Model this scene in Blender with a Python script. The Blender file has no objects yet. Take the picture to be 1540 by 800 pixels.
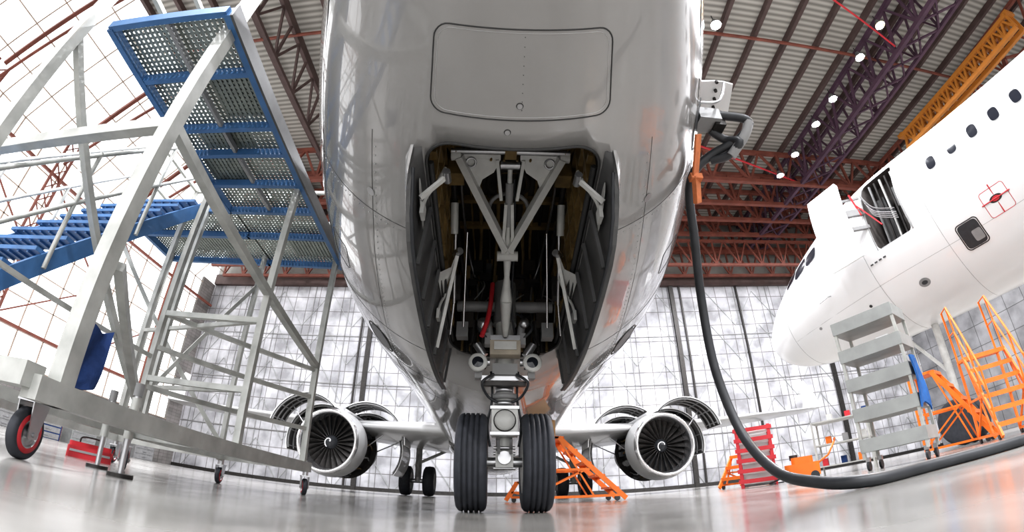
import bpy, math, random, numpy as np
from mathutils import Vector as V, Matrix
random.seed(3)
S=bpy.context.scene; C=S.collection
pi=math.pi
S.view_settings.view_transform='Standard'
try: S.view_settings.look='Medium High Contrast'
except Exception: pass
S.view_settings.exposure=0.12

# ---------------------------------------------------------------- materials
MATS={}
def mat(name,col,rough=.5,metal=0.,var=.08,scale=3.,bump=0.,coat=0.,emit=0.,spec=.5):
    if name in MATS: return MATS[name]
    m=bpy.data.materials.new(name); m.use_nodes=True; nt=m.node_tree; n=nt.nodes; L=nt.links
    b=n['Principled BSDF']
    tc=n.new('ShaderNodeTexCoord'); nz=n.new('ShaderNodeTexNoise'); nz.inputs['Scale'].default_value=scale; nz.inputs['Detail'].default_value=5
    L.new(tc.outputs['Object'],nz.inputs['Vector'])
    mx=n.new('ShaderNodeMix'); mx.data_type='RGBA'
    mx.inputs[6].default_value=(*[max(0,c*(1-var*2)) for c in col],1); mx.inputs[7].default_value=(*[min(1,c*(1+var*2)) for c in col],1)
    L.new(nz.outputs['Fac'],mx.inputs[0]); L.new(mx.outputs[2],b.inputs['Base Color'])
    b.inputs['Roughness'].default_value=rough; b.inputs['Metallic'].default_value=metal
    b.inputs['Coat Weight'].default_value=coat; b.inputs['Coat Roughness'].default_value=.04
    b.inputs['Specular IOR Level'].default_value=spec
    if bump:
        bp=n.new('ShaderNodeBump'); bp.inputs['Strength'].default_value=bump; bp.inputs['Distance'].default_value=.02
        L.new(nz.outputs['Fac'],bp.inputs['Height']); L.new(bp.outputs['Normal'],b.inputs['Normal'])
    if emit:
        b.inputs['Emission Color'].default_value=(*col,1); b.inputs['Emission Strength'].default_value=emit
    MATS[name]=m; return m
def gridmat(name,c1,c2,mortar,w,h,ms,rough=.6,axes='xz',blot=.5):
    m=bpy.data.materials.new(name); m.use_nodes=True; nt=m.node_tree; n=nt.nodes; L=nt.links; b=n['Principled BSDF']
    tc=n.new('ShaderNodeTexCoord'); sp=n.new('ShaderNodeSeparateXYZ'); cb=n.new('ShaderNodeCombineXYZ')
    L.new(tc.outputs['Object'],sp.inputs[0]); L.new(sp.outputs[axes[0].upper()],cb.inputs[0]); L.new(sp.outputs[axes[1].upper()],cb.inputs[1])
    br=n.new('ShaderNodeTexBrick'); br.offset=0; br.inputs['Scale'].default_value=1; br.inputs['Brick Width'].default_value=w; br.inputs['Row Height'].default_value=h
    br.inputs['Mortar Size'].default_value=ms; br.inputs['Color1'].default_value=(*c1,1); br.inputs['Color2'].default_value=(*c2,1); br.inputs['Mortar'].default_value=(*mortar,1)
    br.inputs['Mortar Smooth'].default_value=.7
    L.new(cb.outputs[0],br.inputs['Vector'])
    nz=n.new('ShaderNodeTexNoise'); nz.inputs['Scale'].default_value=.6; nz.inputs['Detail'].default_value=7; L.new(tc.outputs['Object'],nz.inputs['Vector'])
    mp=n.new('ShaderNodeMapRange'); mp.inputs[1].default_value=.35; mp.inputs[2].default_value=.65; mp.inputs[3].default_value=1-blot*.5; mp.inputs[4].default_value=1.08
    L.new(nz.outputs['Fac'],mp.inputs[0])
    mu=n.new('ShaderNodeVectorMath'); mu.operation='SCALE'; L.new(br.outputs['Color'],mu.inputs[0]); L.new(mp.outputs[0],mu.inputs['Scale'])
    L.new(mu.outputs[0],b.inputs['Base Color']); b.inputs['Roughness'].default_value=rough
    MATS[name]=m; return m

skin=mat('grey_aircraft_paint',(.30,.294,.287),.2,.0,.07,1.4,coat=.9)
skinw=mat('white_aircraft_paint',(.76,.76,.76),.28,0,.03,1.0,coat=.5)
seam=mat('panel_seam',(.04,.04,.04),.6)
rivet=mat('rivet_metal',(.5,.5,.5),.35,.8)
bare=mat('bare_metal',(.50,.50,.51),.28,.9,.12,6)
darkm=mat('dark_metal',(.05,.047,.045),.45,.6,.3,9)
white=mat('gear_white_paint',(.55,.55,.53),.35,0,.15,8)
greyp=mat('grey_paint',(.26,.26,.26),.4,0,.15,6)
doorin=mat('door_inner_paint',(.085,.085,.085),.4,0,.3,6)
zinc=mat('zinc_primer',(.17,.115,.045),.5,0,.5,7)
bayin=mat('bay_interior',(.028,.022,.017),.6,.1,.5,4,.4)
rubber=mat('tyre_rubber',(.038,.041,.05),.65,0,.25,14,.15)
black=mat('black_rubber',(.03,.032,.036),.45,0,.2,10)
red=mat('red_paint',(.50,.03,.04),.45)
orange=mat('orange_paint',(.82,.19,.02),.45,0,.08,6)
blue=mat('blue_paint',(.06,.16,.34),.45,0,.2,6)
bluec=mat('blue_cloth',(.02,.05,.16),.9,0,.3,9,.6)
galv=mat('galvanised_steel',(.46,.465,.44),.45,.25,.2,7)
plate=mat('tread_plate',(.25,.275,.25),.45,.5,.2,12)
steel=mat('brown_roof_steel',(.20,.065,.045),.6,0,.25,1.5)
steel2=mat('dark_roof_steel',(.085,.055,.05),.6,0,.25,1.5)
steel3=mat('lamp_tinted_roof_steel',(.085,.045,.07),.6,0,.25,1.5)  # violet tint of the lamplight put into the steel colour
mull=mat('window_frame',(.42,.34,.28),.6,0,.2,1)
conc=mat('concrete',(.30,.29,.27),.8,0,.15,1.2,.2)
glass=mat('dark_glass',(.02,.022,.03),.08,0,.1,2)
alum=mat('polished_aluminium',(.72,.72,.73),.18,.95,.04,3)
card=mat('cardboard',(.45,.28,.14),.8)
whitep=mat('white_spiral_paint',(.85,.85,.85),.4)
trolleym=mat('trolley_grey',(.33,.34,.33),.45,.2,.12,5)
lampw=mat('lamp_glow',(.85,.88,1.0),.5,emit=90)
lampo=mat('lamp_glow_warm',(1.0,.5,.2),.5,emit=70)
lampbody=mat('lamp_body',(.12,.12,.12),.5)

# ---------------------------------------------------------------- mesh builder
class B:
    def __init__(s): s.v=[];s.f=[];s.m=[];s.sm=[];s.mats=[];s.M=Matrix()
    def add(s,vs,fs,m,smooth=False):
        if m not in s.mats: s.mats.append(m)
        k=s.mats.index(m); o=len(s.v)
        s.v+=[tuple(s.M@V(p)) for p in vs]
        for f in fs: s.f.append([i+o for i in f]); s.m.append(k); s.sm.append(smooth)
    def box(s,c,d,m,R=None):
        R=R or Matrix.Identity(3); c=V(c); vs=[]
        for x in(-.5,.5):
            for y in(-.5,.5):
                for z in(-.5,.5): vs.append(c+R@V((x*d[0],y*d[1],z*d[2])))
        s.add(vs,[(0,1,3,2),(4,6,7,5),(0,4,5,1),(2,3,7,6),(0,2,6,4),(1,5,7,3)],m)
    def beam(s,p,q,w,h,m,up=(0,0,1)):
        p=V(p);q=V(q);d=(q-p)
        if d.length<1e-6 or w<=0:return
        a=d.normalized();u=V(up)
        if abs(a.dot(u))>.98:u=V((0,1,0))
        x=a.cross(u).normalized();z=x.cross(a)
        vs=[]
        for e in(p,q):
            for (i,j) in((-1,-1),(1,-1),(1,1),(-1,1)): vs.append(e+x*i*w/2+z*j*h/2)
        s.add(vs,[(3,2,1,0),(4,5,6,7),(0,1,5,4),(1,2,6,5),(2,3,7,6),(3,0,4,7)],m)
    def lathe(s,prof,o,ax,m,n=32,smooth=True):
        o=V(o);ax=V(ax).normalized();u=ax.orthogonal().normalized();w=ax.cross(u);vs=[]
        for t,r in prof:
            for i in range(n):
                a=2*pi*i/n; vs.append(o+ax*t+(u*math.cos(a)+w*math.sin(a))*r)
        fs=[]
        for j in range(len(prof)-1):
            for i in range(n):
                k=(i+1)%n; fs.append((j*n+i,j*n+k,(j+1)*n+k,(j+1)*n+i))
        s.add(vs,fs,m,smooth)
    def cyl(s,p,q,r,m,r2=None,n=16):
        p=V(p);q=V(q);r2=r if r2 is None else r2;d=q-p;L=d.length
        s.lathe([(0,r),(L,r2)],p,d,m,n)
        s.lathe([(0,0),(0,r)],p,d,m,n,False); s.lathe([(L,r2),(L,0)],p,d,m,n,False)
    def tube(s,pts,r,m,n=8,sub=6,curve=True):
        P=[V(p) for p in pts]
        if curve and len(P)>2:
            Q=[]
            for i in range(len(P)-1):
                a=P[max(i-1,0)];b=P[i];c=P[i+1];d=P[min(i+2,len(P)-1)]
                for k in range(sub):
                    t=k/sub; Q.append(.5*((2*b)+(c-a)*t+(2*a-5*b+4*c-d)*t*t+(3*b-a-3*c+d)*t**3))
            Q.append(P[-1]);P=Q
        vs=[];u=None
        for i,p in enumerate(P):
            t=(P[min(i+1,len(P)-1)]-P[max(i-1,0)]).normalized()
            if u is None:u=t.orthogonal().normalized()
            else:u=(u-t*u.dot(t)).normalized()
            w=t.cross(u)
            for k in range(n):
                a=2*pi*k/n; vs.append(p+(u*math.cos(a)+w*math.sin(a))*r)
        fs=[]
        for j in range(len(P)-1):
            for k in range(n):
                l=(k+1)%n; fs.append((j*n+k,j*n+l,(j+1)*n+l,(j+1)*n+k))
        s.add(vs,fs,m,True)
        N=len(P)-1
        s.add([vs[k] for k in range(n)],[tuple(range(n))[::-1]],m); s.add([vs[N*n+k] for k in range(n)],[tuple(range(n))],m)
    def grid(s,rows,m,smooth=True):
        nr=len(rows);nc=len(rows[0]);vs=[p for r in rows for p in r]
        s.add(vs,[(j*nc+i,j*nc+i+1,(j+1)*nc+i+1,(j+1)*nc+i) for j in range(nr-1) for i in range(nc-1)],m,smooth)
    def shell(s,rows,th,m,m2=None):
        m2=m2 or m
        R=[[V(p) for p in r] for r in rows];nr=len(R);nc=len(R[0]);O=[]
        for j in range(nr):
            o=[]
            for i in range(nc):
                a=R[min(j+1,nr-1)][i]-R[max(j-1,0)][i];b=R[j][min(i+1,nc-1)]-R[j][max(i-1,0)]
                nn=a.cross(b); nn=nn.normalized() if nn.length>1e-9 else V((0,0,1))
                o.append(R[j][i]+nn*th)
            O.append(o)
        s.grid(R,m);s.grid(O,m2)
        for (a,b) in ((R[0],O[0]),(R[-1],O[-1]),([r[0] for r in R],[r[0] for r in O]),([r[-1] for r in R],[r[-1] for r in O])): s.grid([a,b],m,False)
    def prism(s,poly,z0,z1,m,m2=None):
        n=len(poly);vs=[(x,y,z0) for x,y in poly]+[(x,y,z1) for x,y in poly]
        s.add(vs,[tuple(range(n))[::-1],tuple(range(n,2*n))],m2 or m)
        s.add(vs,[(i,(i+1)%n,(i+1)%n+n,i+n) for i in range(n)],m)
    def plate(s,poly,off,m):
        n=len(poly);off=V(off);vs=[V(p) for p in poly]+[V(p)+off for p in poly]
        s.add(vs,[tuple(range(n))[::-1],tuple(range(n,2*n))]+[(i,(i+1)%n,(i+1)%n+n,i+n) for i in range(n)],m)
    def obj(s,name,parent=None):
        me=bpy.data.meshes.new(name);me.from_pydata(s.v,[],s.f);me.update()
        for m in s.mats: me.materials.append(m)
        me.polygons.foreach_set('material_index',s.m);me.polygons.foreach_set('use_smooth',s.sm);me.update()
        o=bpy.data.objects.new(name,me);C.objects.link(o)
        if parent:o.parent=parent
        return o
def empty(name,loc=(0,0,0),rz=0):
    e=bpy.data.objects.new(name,None);C.objects.link(e);e.location=loc;e.rotation_euler=(0,0,rz);return e
def cut(o,cutter):
    md=o.modifiers.new('b','BOOLEAN');md.operation='DIFFERENCE';md.object=cutter;md.solver='EXACT'
    try: md.material_mode='TRANSFER'
    except Exception: pass
    dg=bpy.context.evaluated_depsgraph_get();dg.update()
    me=bpy.data.meshes.new_from_object(o.evaluated_get(dg));o.modifiers.clear();o.data=me
    bpy.data.objects.remove(cutter)
def rrect(x0,x1,y0,y1,r,n=6):
    P=[]
    for cx,cy,a0 in((x1-r,y0+r,-pi/2),(x1-r,y1-r,0),(x0+r,y1-r,pi/2),(x0+r,y0+r,pi)):
        for k in range(n+1):
            a=a0+pi/2*k/n;P.append((cx+r*math.cos(a),cy+r*math.sin(a)))
    return P
class Itp:
    def __init__(s,t): s.x=[a for a,b in t];s.y=[b for a,b in t];n=len(t);s.d=[(s.y[min(i+1,n-1)]-s.y[max(i-1,0)])/(s.x[min(i+1,n-1)]-s.x[max(i-1,0)]) for i in range(n)]
    def __call__(s,x):
        X=s.x
        if x<=X[0]:return s.y[0]
        if x>=X[-1]:return s.y[-1]
        i=max(k for k in range(len(X)) if X[k]<=x);h=X[i+1]-X[i];t=(x-X[i])/h
        return (2*t**3-3*t*t+1)*s.y[i]+(t**3-2*t*t+t)*h*s.d[i]+(-2*t**3+3*t*t)*s.y[i+1]+(t**3-t*t)*h*s.d[i+1]

# ---------------------------------------------------------------- hangar shell
XL,XR,YB,YF,ZR,ZW=-31.5,44.,-38.,38.,26.,18.6
b=B();b.add([(XL,YB,0),(XR,YB,0),(XR,YF,0),(XL,YF,0)],[(0,1,2,3)],conc)
fo=b.obj('floor')
m=bpy.data.materials.new('epoxy_floor');m.use_nodes=True;nt=m.node_tree;n=nt.nodes;L=nt.links;bs=n['Principled BSDF']
tc=n.new('ShaderNodeTexCoord');nz=n.new('ShaderNodeTexNoise');nz.inputs['Scale'].default_value=1.3;nz.inputs['Detail'].default_value=8;L.new(tc.outputs['Object'],nz.inputs['Vector'])
cr=n.new('ShaderNodeValToRGB');cr.color_ramp.elements[0].color=(.20,.193,.18,1);cr.color_ramp.elements[0].position=.3;cr.color_ramp.elements[1].color=(.34,.332,.315,1);cr.color_ramp.elements[1].position=.7
L.new(nz.outputs['Fac'],cr.inputs[0]);L.new(cr.outputs[0],bs.inputs['Base Color'])
mr=n.new('ShaderNodeMapRange');mr.inputs[3].default_value=.07;mr.inputs[4].default_value=.27;L.new(nz.outputs['Fac'],mr.inputs[0]);L.new(mr.outputs[0],bs.inputs['Roughness'])
bp=n.new('ShaderNodeBump');bp.inputs['Strength'].default_value=.06;bp.inputs['Distance'].default_value=.01;L.new(nz.outputs['Fac'],bp.inputs['Height']);L.new(bp.outputs[0],bs.inputs['Normal'])
fo.data.materials.clear();fo.data.materials.append(m)

wallm=gridmat('hangar_door_panels',(.46,.46,.485),(.60,.60,.625),(.20,.19,.19),1.25,1.45,.055,blot=1.0)
b=B();b.box(((XL+XR)/2,YF+.1,ZR/2),(XR-XL,.2,ZR),wallm)
wo=b.obj('wall_back')
b=B()
b.box(((XL+XR)/2,YF-.25,ZW+.5),(XR-XL-.4,.4,1.1),steel2)
b.box(((XL+XR)/2,YF-.08,ZW+4.0),(XR-XL-.4,.1,6.4),conc)
for x in(-13.,15.3,31.5): b.box((x,YF-.2,ZW/2),(.4,.3,ZW),darkm)
for x in(-13.9,-3.,16.2,22.3): b.box((x,YF-.15,ZW/2),(.14,.2,ZW),darkm)
b.box(((XL+XR)/2,YF-.15,.15),(XR-XL-.4,.28,.3),darkm)
for i in range(20):
    x=XL+1+i*3.75
    b.beam((x,YF-.05,0),(x,YF-.05,ZW),.07,.05,greyp)
for z in(4.4,9.,13.5): b.beam((XL+.3,YF-.05,z),(XR-.3,YF-.05,z),.05,.08,greyp)
for k in range(5):
    for i in range(14):
        x=XL+1+i*5.2;z=k*3.6
        b.beam((x,YF-.06,z),(x+2.6,YF-.06,z+3.6),.03,.04,trolleym);b.beam((x+2.6,YF-.06,z+3.6),(x+5.2,YF-.06,z),.03,.04,trolleym)
b.obj('door_1')
b=B();b.box((XR+.1,(YB+YF)/2,ZR/2),(.2,YF-YB,ZR),gridmat('right_wall_panels',(.26,.26,.27),(.32,.32,.33),(.10,.10,.10),2,2,.05,axes='yz',blot=.8))
b.obj('wall_right')
brick=gridmat('masonry',(.22,.21,.20),(.28,.26,.25),(.12,.11,.10),.6,.3,.02,axes='yz')
b=B();b.box((XL-.15,(YB+YF)/2,2.0),(.3,YF-YB,4.0),brick);b.box((XL-.1,YF-1.,ZW/2),(.25,2.,ZW),brick)
b.obj('wall_left')
b=B()
y=YB
while y<YF-2:
    b.beam((XL,y,4),(XL,y,18),.07,.10,mull); b.beam((XL,y,18),(-24,y,ZR),.07,.10,mull); y+=2.2
z=4.
while z<=18.01:
    b.beam((XL,YB,z),(XL,YF-2,z),.07,.08,mull); z+=2.0
for k in range(1,5):
    t=k/5;b.beam((XL+7.5*t,YB,18+8*t),(XL+7.5*t,YF-1,18+8*t),.07,.07,mull)
b.obj('window_1')
b=B()
y=-28
while y<38:
    for dy in(-.45,.45): b.beam((XL+.9,y+dy,0),(XL+.9,y+dy,19),.16,.16,steel)
    for k in range(18): b.beam((XL+.9,y-.45,k*1.05),(XL+.9,y+.45,k*1.05+1.05),.08,.08,steel);b.beam((XL+.9,y+.45,k*1.05),(XL+.9,y-.45,k*1.05+1.05),.08,.08,steel)
    b.beam((XL+.9,y,19),(-24,y,ZR-.8),.25,.25,steel);b.beam((XL+.9,y,17),(-22,y,23),.16,.16,steel)
    y+=7.4
for z in(6.,16.): b.beam((XL+.7,YB,z),(XL+.7,YF-.5,z),.2,.2,steel)
y=-28
while y<30:
    b.beam((XL+.8,y,6),(XL+.8,y+7.4,11),.1,.1,steel);b.beam((XL+.8,y,16),(XL+.8,y+7.4,11),.1,.1,steel);y+=7.4
b.obj('wall_steel_columns')
# roof
m=bpy.data.materials.new('corrugated_roof');m.use_nodes=True;nt=m.node_tree;n=nt.nodes;L=nt.links;bs=n['Principled BSDF']
tc=n.new('ShaderNodeTexCoord');wv=n.new('ShaderNodeTexWave');wv.bands_direction='Y';wv.inputs['Scale'].default_value=.75;wv.inputs['Distortion'].default_value=.15
L.new(tc.outputs['Object'],wv.inputs['Vector']);cr=n.new('ShaderNodeValToRGB');cr.color_ramp.elements[0].color=(.21,.20,.18,1);cr.color_ramp.elements[1].color=(.46,.44,.40,1)
L.new(wv.outputs['Fac'],cr.inputs[0]);L.new(cr.outputs[0],bs.inputs['Base Color']);bs.inputs['Roughness'].default_value=.7
b=B();b.box((10.,(YB+YF)/2,ZR+.15),(68.,YF-YB,.3),m);b.obj('ceiling')
b=B()
x=-24.
while x<44:
    b.beam((x,YB,ZR-.25),(x,YF-.3,ZR-.25),.26,.45,steel2);x+=2.5
def truss(b,p,q,dep,n,w,mt):
    p=V(p);q=V(q);up=V((0,0,dep))
    b.beam(p,q,w,w,mt);b.beam(p+up,q+up,w,w,mt)
    for i in range(n):
        a=p+(q-p)*i/n;c=p+(q-p)*(i+1)/n;mm=(a+c)/2
        b.beam(a,a+up,w*.6,w*.6,mt);b.beam(a,mm+up,w*.55,w*.55,mt);b.beam(mm+up,c,w*.55,w*.55,mt)
for y in(-30,-18,-7,26,29,31.5,34,36.8):
    truss(b,(-26,y,22.2),(43.8,y,22.2),3.2,20,.34 if y>20 else .24,steel)
for y in(34.8,37.): truss(b,(-30,y,19.3),(43.8,y,19.3),2.6,30,.26,steel)
for y in(5.,15.):
    b.beam((-24,y,25.3),(43.8,y,25.3),.14,.2,steel)
truss(b,(-14,YB,22.0),(-14,YF-.4,22.0),3.4,26,.26,steel2)
truss(b,(24.3,YB,22.2),(24.3,YF-.4,22.2),3.2,30,.3,steel3);truss(b,(26.3,YB,22.2),(26.3,YF-.4,22.2),3.2,30,.24,steel3)
for k in range(24): b.beam((24.3,-10+k*2,22.2),(26.3,-8+k*2,22.2),.12,.12,steel3);b.beam((26.3,-10+k*2,22.2),(24.3,-8+k*2,22.2),.12,.12,steel3)
truss(b,(35.,YB,22.0),(35.,YF-.4,22.0),3.4,26,.3,steel)
for k in range(8):
    for x0 in(34.,):
        y0=-6+k*5.5;b.beam((x0,y0,22.2),(min(x0+10,43.5),y0+5.5,22.2),.16,.16,steel);b.beam((min(x0+10,43.5),y0,22.2),(x0,y0+5.5,22.2),.16,.16,steel)
for k in range(3): b.beam((12+k*.0,-6+k*14,22.4),(24,-2+k*14,22.4),.1,.1,red)
b.obj('roof_trusses')
b=B()
cr_or=mat('crane_yellow',(.46,.18,.03),.5)
truss(b,(30.3,7.5,20.6),(29.8,19,20.6),1.2,12,.28,cr_or);truss(b,(31.1,7.5,20.6),(30.6,19,20.6),1.2,12,.28,cr_or)
for t in(0,1): b.beam((30.7-.5*t,7.5+11.5*t,21.8),(30.7-.5*t,7.5+11.5*t,22.1),.9,.5,cr_or)
b.obj('overhead_crane')
def lamp(x,y,z,e,warm=False):
    L_=bpy.data.lights.new('lamp_light','AREA');L_.shape='DISK';L_.size=.5;L_.energy=e;L_.color=(1,.72,.5) if warm else (.95,.96,1)
    p=empty('high_bay_lamp',(x,y,z))
    b=B();b.lathe([(.45,.0),(.45,.1),(.3,.16),(.12,.26),(-.05,.31),(-.05,.30),(.1,.24),(.14,.0)],(0,0,0),(0,0,1),lampbody,20)
    b.lathe([(.01,0),(.02,.24),(.08,.24),(.13,0)],(0,0,0),(0,0,1),lampo if warm else lampw,20);b.cyl((0,0,.45),(0,0,.9),.03,darkm,n=6)
    b.obj('shade',p);lo=bpy.data.objects.new('bulb_light',L_);C.objects.link(lo);lo.parent=p;lo.location=(0,0,-.02)
E=1500
for i,y in enumerate((24.5,22.,18.8,16.4,12.9,10.5)): lamp(21.2,y,21.7,E,i==5)
lamp(11.,12.3,21.7,E)
for x in(0,12.5,24):
    for y in(-8,-18): lamp(x,y,22.,E*1.7)
for y in(-4,-14): lamp(-12,y,22.,E*1.7)
for y in(6,16,26): lamp(0,y,22.,E*1.6)
for x in(-20,-8,8,30): lamp(x,27,21.5,E*.9)  # extra lamps, added only to brighten the far wall
for y in(3,12): lamp(36,y,21.5,E*1.2)

# ---------------------------------------------------------------- fuselage helpers
class Fus:
    def __init__(s,tR,tZ): s.R=Itp(tR);s.Z=Itp(tZ)
    def P(s,y,ph,off=0):
        r=s.R(y)+off;return V((r*math.sin(ph),y,s.Z(y)-r*math.cos(ph)))
    def mesh(s,name,ys,m,n=112):
        b=B();vs=[s.P(y,2*pi*i/n) for y in ys for i in range(n)];N=len(ys)
        fs=[(j*n+i,(j+1)*n+i,(j+1)*n+(i+1)%n,j*n+(i+1)%n) for j in range(N-1) for i in range(n)]
        b.add(vs,fs,m,True);b.f.append(list(range(n)));b.m.append(0);b.sm.append(False);b.f.append([(N-1)*n+i for i in range(n)][::-1]);b.m.append(0);b.sm.append(False)
        return b.obj(name)
    def patch(s,b,yc,pc,hy,hw,m,off=.004,k=4,shape=4.):
        vs=[s.P(yc,pc,off)];n=28;r=s.R(yc)
        for a in range(n):
            t=2*pi*a/n;c,q=math.cos(t),math.sin(t)
            X=math.copysign(abs(c)**(2/shape),c)*hw;Y=math.copysign(abs(q)**(2/shape),q)*hy
            vs.append(s.P(yc+Y,pc+X/r,off))
        b.add(vs,[(0,1+i,1+(i+1)%n) for i in range(n)],m,True)
    def ring(s,b,yc,pc,hy,hw,m,rad=.004,shape=5.,n=64):
        r=s.R(yc);pl=rrect(-hw,hw,-hy,hy,min(hy,hw)*min(.999,2.0/shape),6);pl.append(pl[0]);Q=[]
        for i in range(len(pl)-1):
            (xa,ya),(xb,yb)=pl[i],pl[i+1];L=math.hypot(xb-xa,yb-ya);m_=max(1,int(L/.04))
            for k in range(m_): Q.append((xa+(xb-xa)*k/m_,ya+(yb-ya)*k/m_))
        Q.append(pl[0])
        b.tube([s.P(yc+Y,pc+X/r,0.) for X,Y in Q],rad,m,6,1,False)
F1=Fus([(-.95,.02),(-.92,.14),(-.8,.29),(-.45,.50),(0,.68),(.5,.86),(1.1,1.06),(1.48,1.2),(1.95,1.36),(2.85,1.62),(3.98,1.83),(4.8,1.88),(6,1.88),(22,1.88),(27,1.45),(33,.35)],
       [(-.95,2.45),(0,2.58),(1.1,2.72),(1.48,2.77),(1.95,2.84),(2.85,2.92),(3.98,2.97),(4.8,2.99),(6,2.99),(22,2.99),(27,3.4),(33,4.2)])
AC=empty('passenger_airplane',(.07,0,0),math.radians(2.2))
ys=sorted(set([-.95,-.94,-.92,-.89,-.85,-.8,-.7,-.6]+[round(-.5+.12*i,3) for i in range(50)]+[6,8,12,16,20,22,23,24,25,26,27,28,30,32,33]))
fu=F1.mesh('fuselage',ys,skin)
BW=.43;BY0,BY1=1.52,3.5
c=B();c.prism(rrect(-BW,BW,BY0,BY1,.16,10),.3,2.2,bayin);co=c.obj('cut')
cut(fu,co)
fu.parent=AC
bz=lambda y,x=0.: F1.Z(y)-math.sqrt(max(F1.R(y)**2-x*x,0))
b=B()
F1.ring(b,1.17,0.02,.20,.39,seam,.0035,6.)
F1.ring(b,1.17,0.02,.185,.372,rivet,.0015,6.)
for y in(2.2,3.7,4.6,5.5,6.6):
    for sg in(-1,1):
        b.tube([F1.P(y,sg*a) for a in np.linspace(.36,1.9,26)],.0025,seam,5,1,False)
for sg in(-1,1):
    b.tube([F1.P(y,sg*.62) for y in np.linspace(1.6,8,26)],.002,seam,5,1,False)
    b.tube([F1.P(y,sg*1.1) for y in np.linspace(.7,8,26)],.002,seam,5,1,False)
    for k in range(60):
        y=1.7+k*.06;b.cyl(F1.P(y,sg*.60,.001),F1.P(y,sg*.60,.0035),.004,rivet,n=6)
    for k in range(40):
        a=.40+k*.035;b.cyl(F1.P(2.24,sg*a,.0),F1.P(2.24,sg*a,.0035),.004,rivet,n=6)
    F1.patch(b,4.2,sg*.72,.26,.13,doorin,.003,shape=2.);F1.ring(b,4.2,sg*.72,.27,.14,seam,.006,2.)
    F1.patch(b,2.05,sg*.63,.03,.03,bare,.004,shape=2.)
    F1.ring(b,3.1,sg*.95,.16,.14,seam,.003,5.)
for k in range(9):
    b.cyl(F1.P(1.0+.04*k,.02,.0),F1.P(1.0+.04*k,.02,.0025),.0018,seam,n=6)
for (y,a) in((1.30,.012),(1.43,-.03),(.74,.0)):
    F1.patch(b,y,a,.012,.012,bare,.004,shape=2.);F1.ring(b,y,a,.014,.014,seam,.002,2.,16)
rr=rrect(-BW,BW,BY0,BY1,.16,10);rr.append(rr[0]);Q=[]
for i in range(len(rr)-1):
    (xa,ya),(xb,yb)=rr[i],rr[i+1];m_=max(1,int(math.hypot(xb-xa,yb-ya)/.08))
    for k in range(m_): Q.append((xa+(xb-xa)*k/m_,ya+(yb-ya)*k/m_))
b.tube([(x,y,bz(y,x)) for x,y in Q+[Q[0]]],.008,seam,6,1,False)
b.obj('skin_details',AC)
b=B()
def wingsurf(b,secs,m,n=14):
    rows=[]
    for (x,yl,ch,z,th,vert) in secs:
        r=[]
        for i in range(2*n+1):
            t=i/n
            if t<=1:u=1-t;sg=-.55
            else:u=t-1;sg=1
            yy=yl+ch*u**1.6;h=th*ch*2.6*(math.sqrt(max(u**1.6,0))*(1-u**1.6)**.9)*.5*sg
            r.append((x,yy,z+h) if not vert else (x+h,yy,z))
        rows.append(r)
    b.grid(rows,m)
    for r in(rows[0],rows[-1]): b.add(r,[tuple(range(len(r)))],m)
wingm=mat('wing_grey_paint',(.42,.42,.42),.3,0,.06,1,coat=.3)
for sg in(-1,1):
    wingsurf(b,[(sg*1.2,12.0,7.6,1.75,.12,0),(sg*5.2,14.15,4.8,2.1,.11,0),(sg*11,17.3,3.1,2.75,.10,0),(sg*16.9,20.5,1.7,3.3,.09,0)],wingm)
    wingsurf(b,[(sg*16.9,20.5,1.7,3.3,.09,1),(sg*17.35,21.3,1.2,4.0,.08,1),(sg*17.6,22.4,.6,5.2,.08,1)],skinw)
    wingsurf(b,[(sg*.4,28.5,3.6,4.0,.1,0),(sg*6,32,1.6,4.6,.1,0)],skinw)
    b.tube([(sg*(2.2+.37*k),12.62+.198*k*1.0,1.9+.035*k) for k in range(38)],.02,bare,6,1,False)
wingsurf(b,[(0,25.5,6.5,4.6,.1,1),(0,30.5,2.6,11.3,.1,1)],skinw)
b.lathe([(0,.0),(.6,1.2),(2,1.75),(4,1.95),(8,1.95),(10,1.6),(11,0)],(0,10.5,2.75),(0,1,0),skin,48)
b.obj('wings_and_tail',AC)
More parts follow.
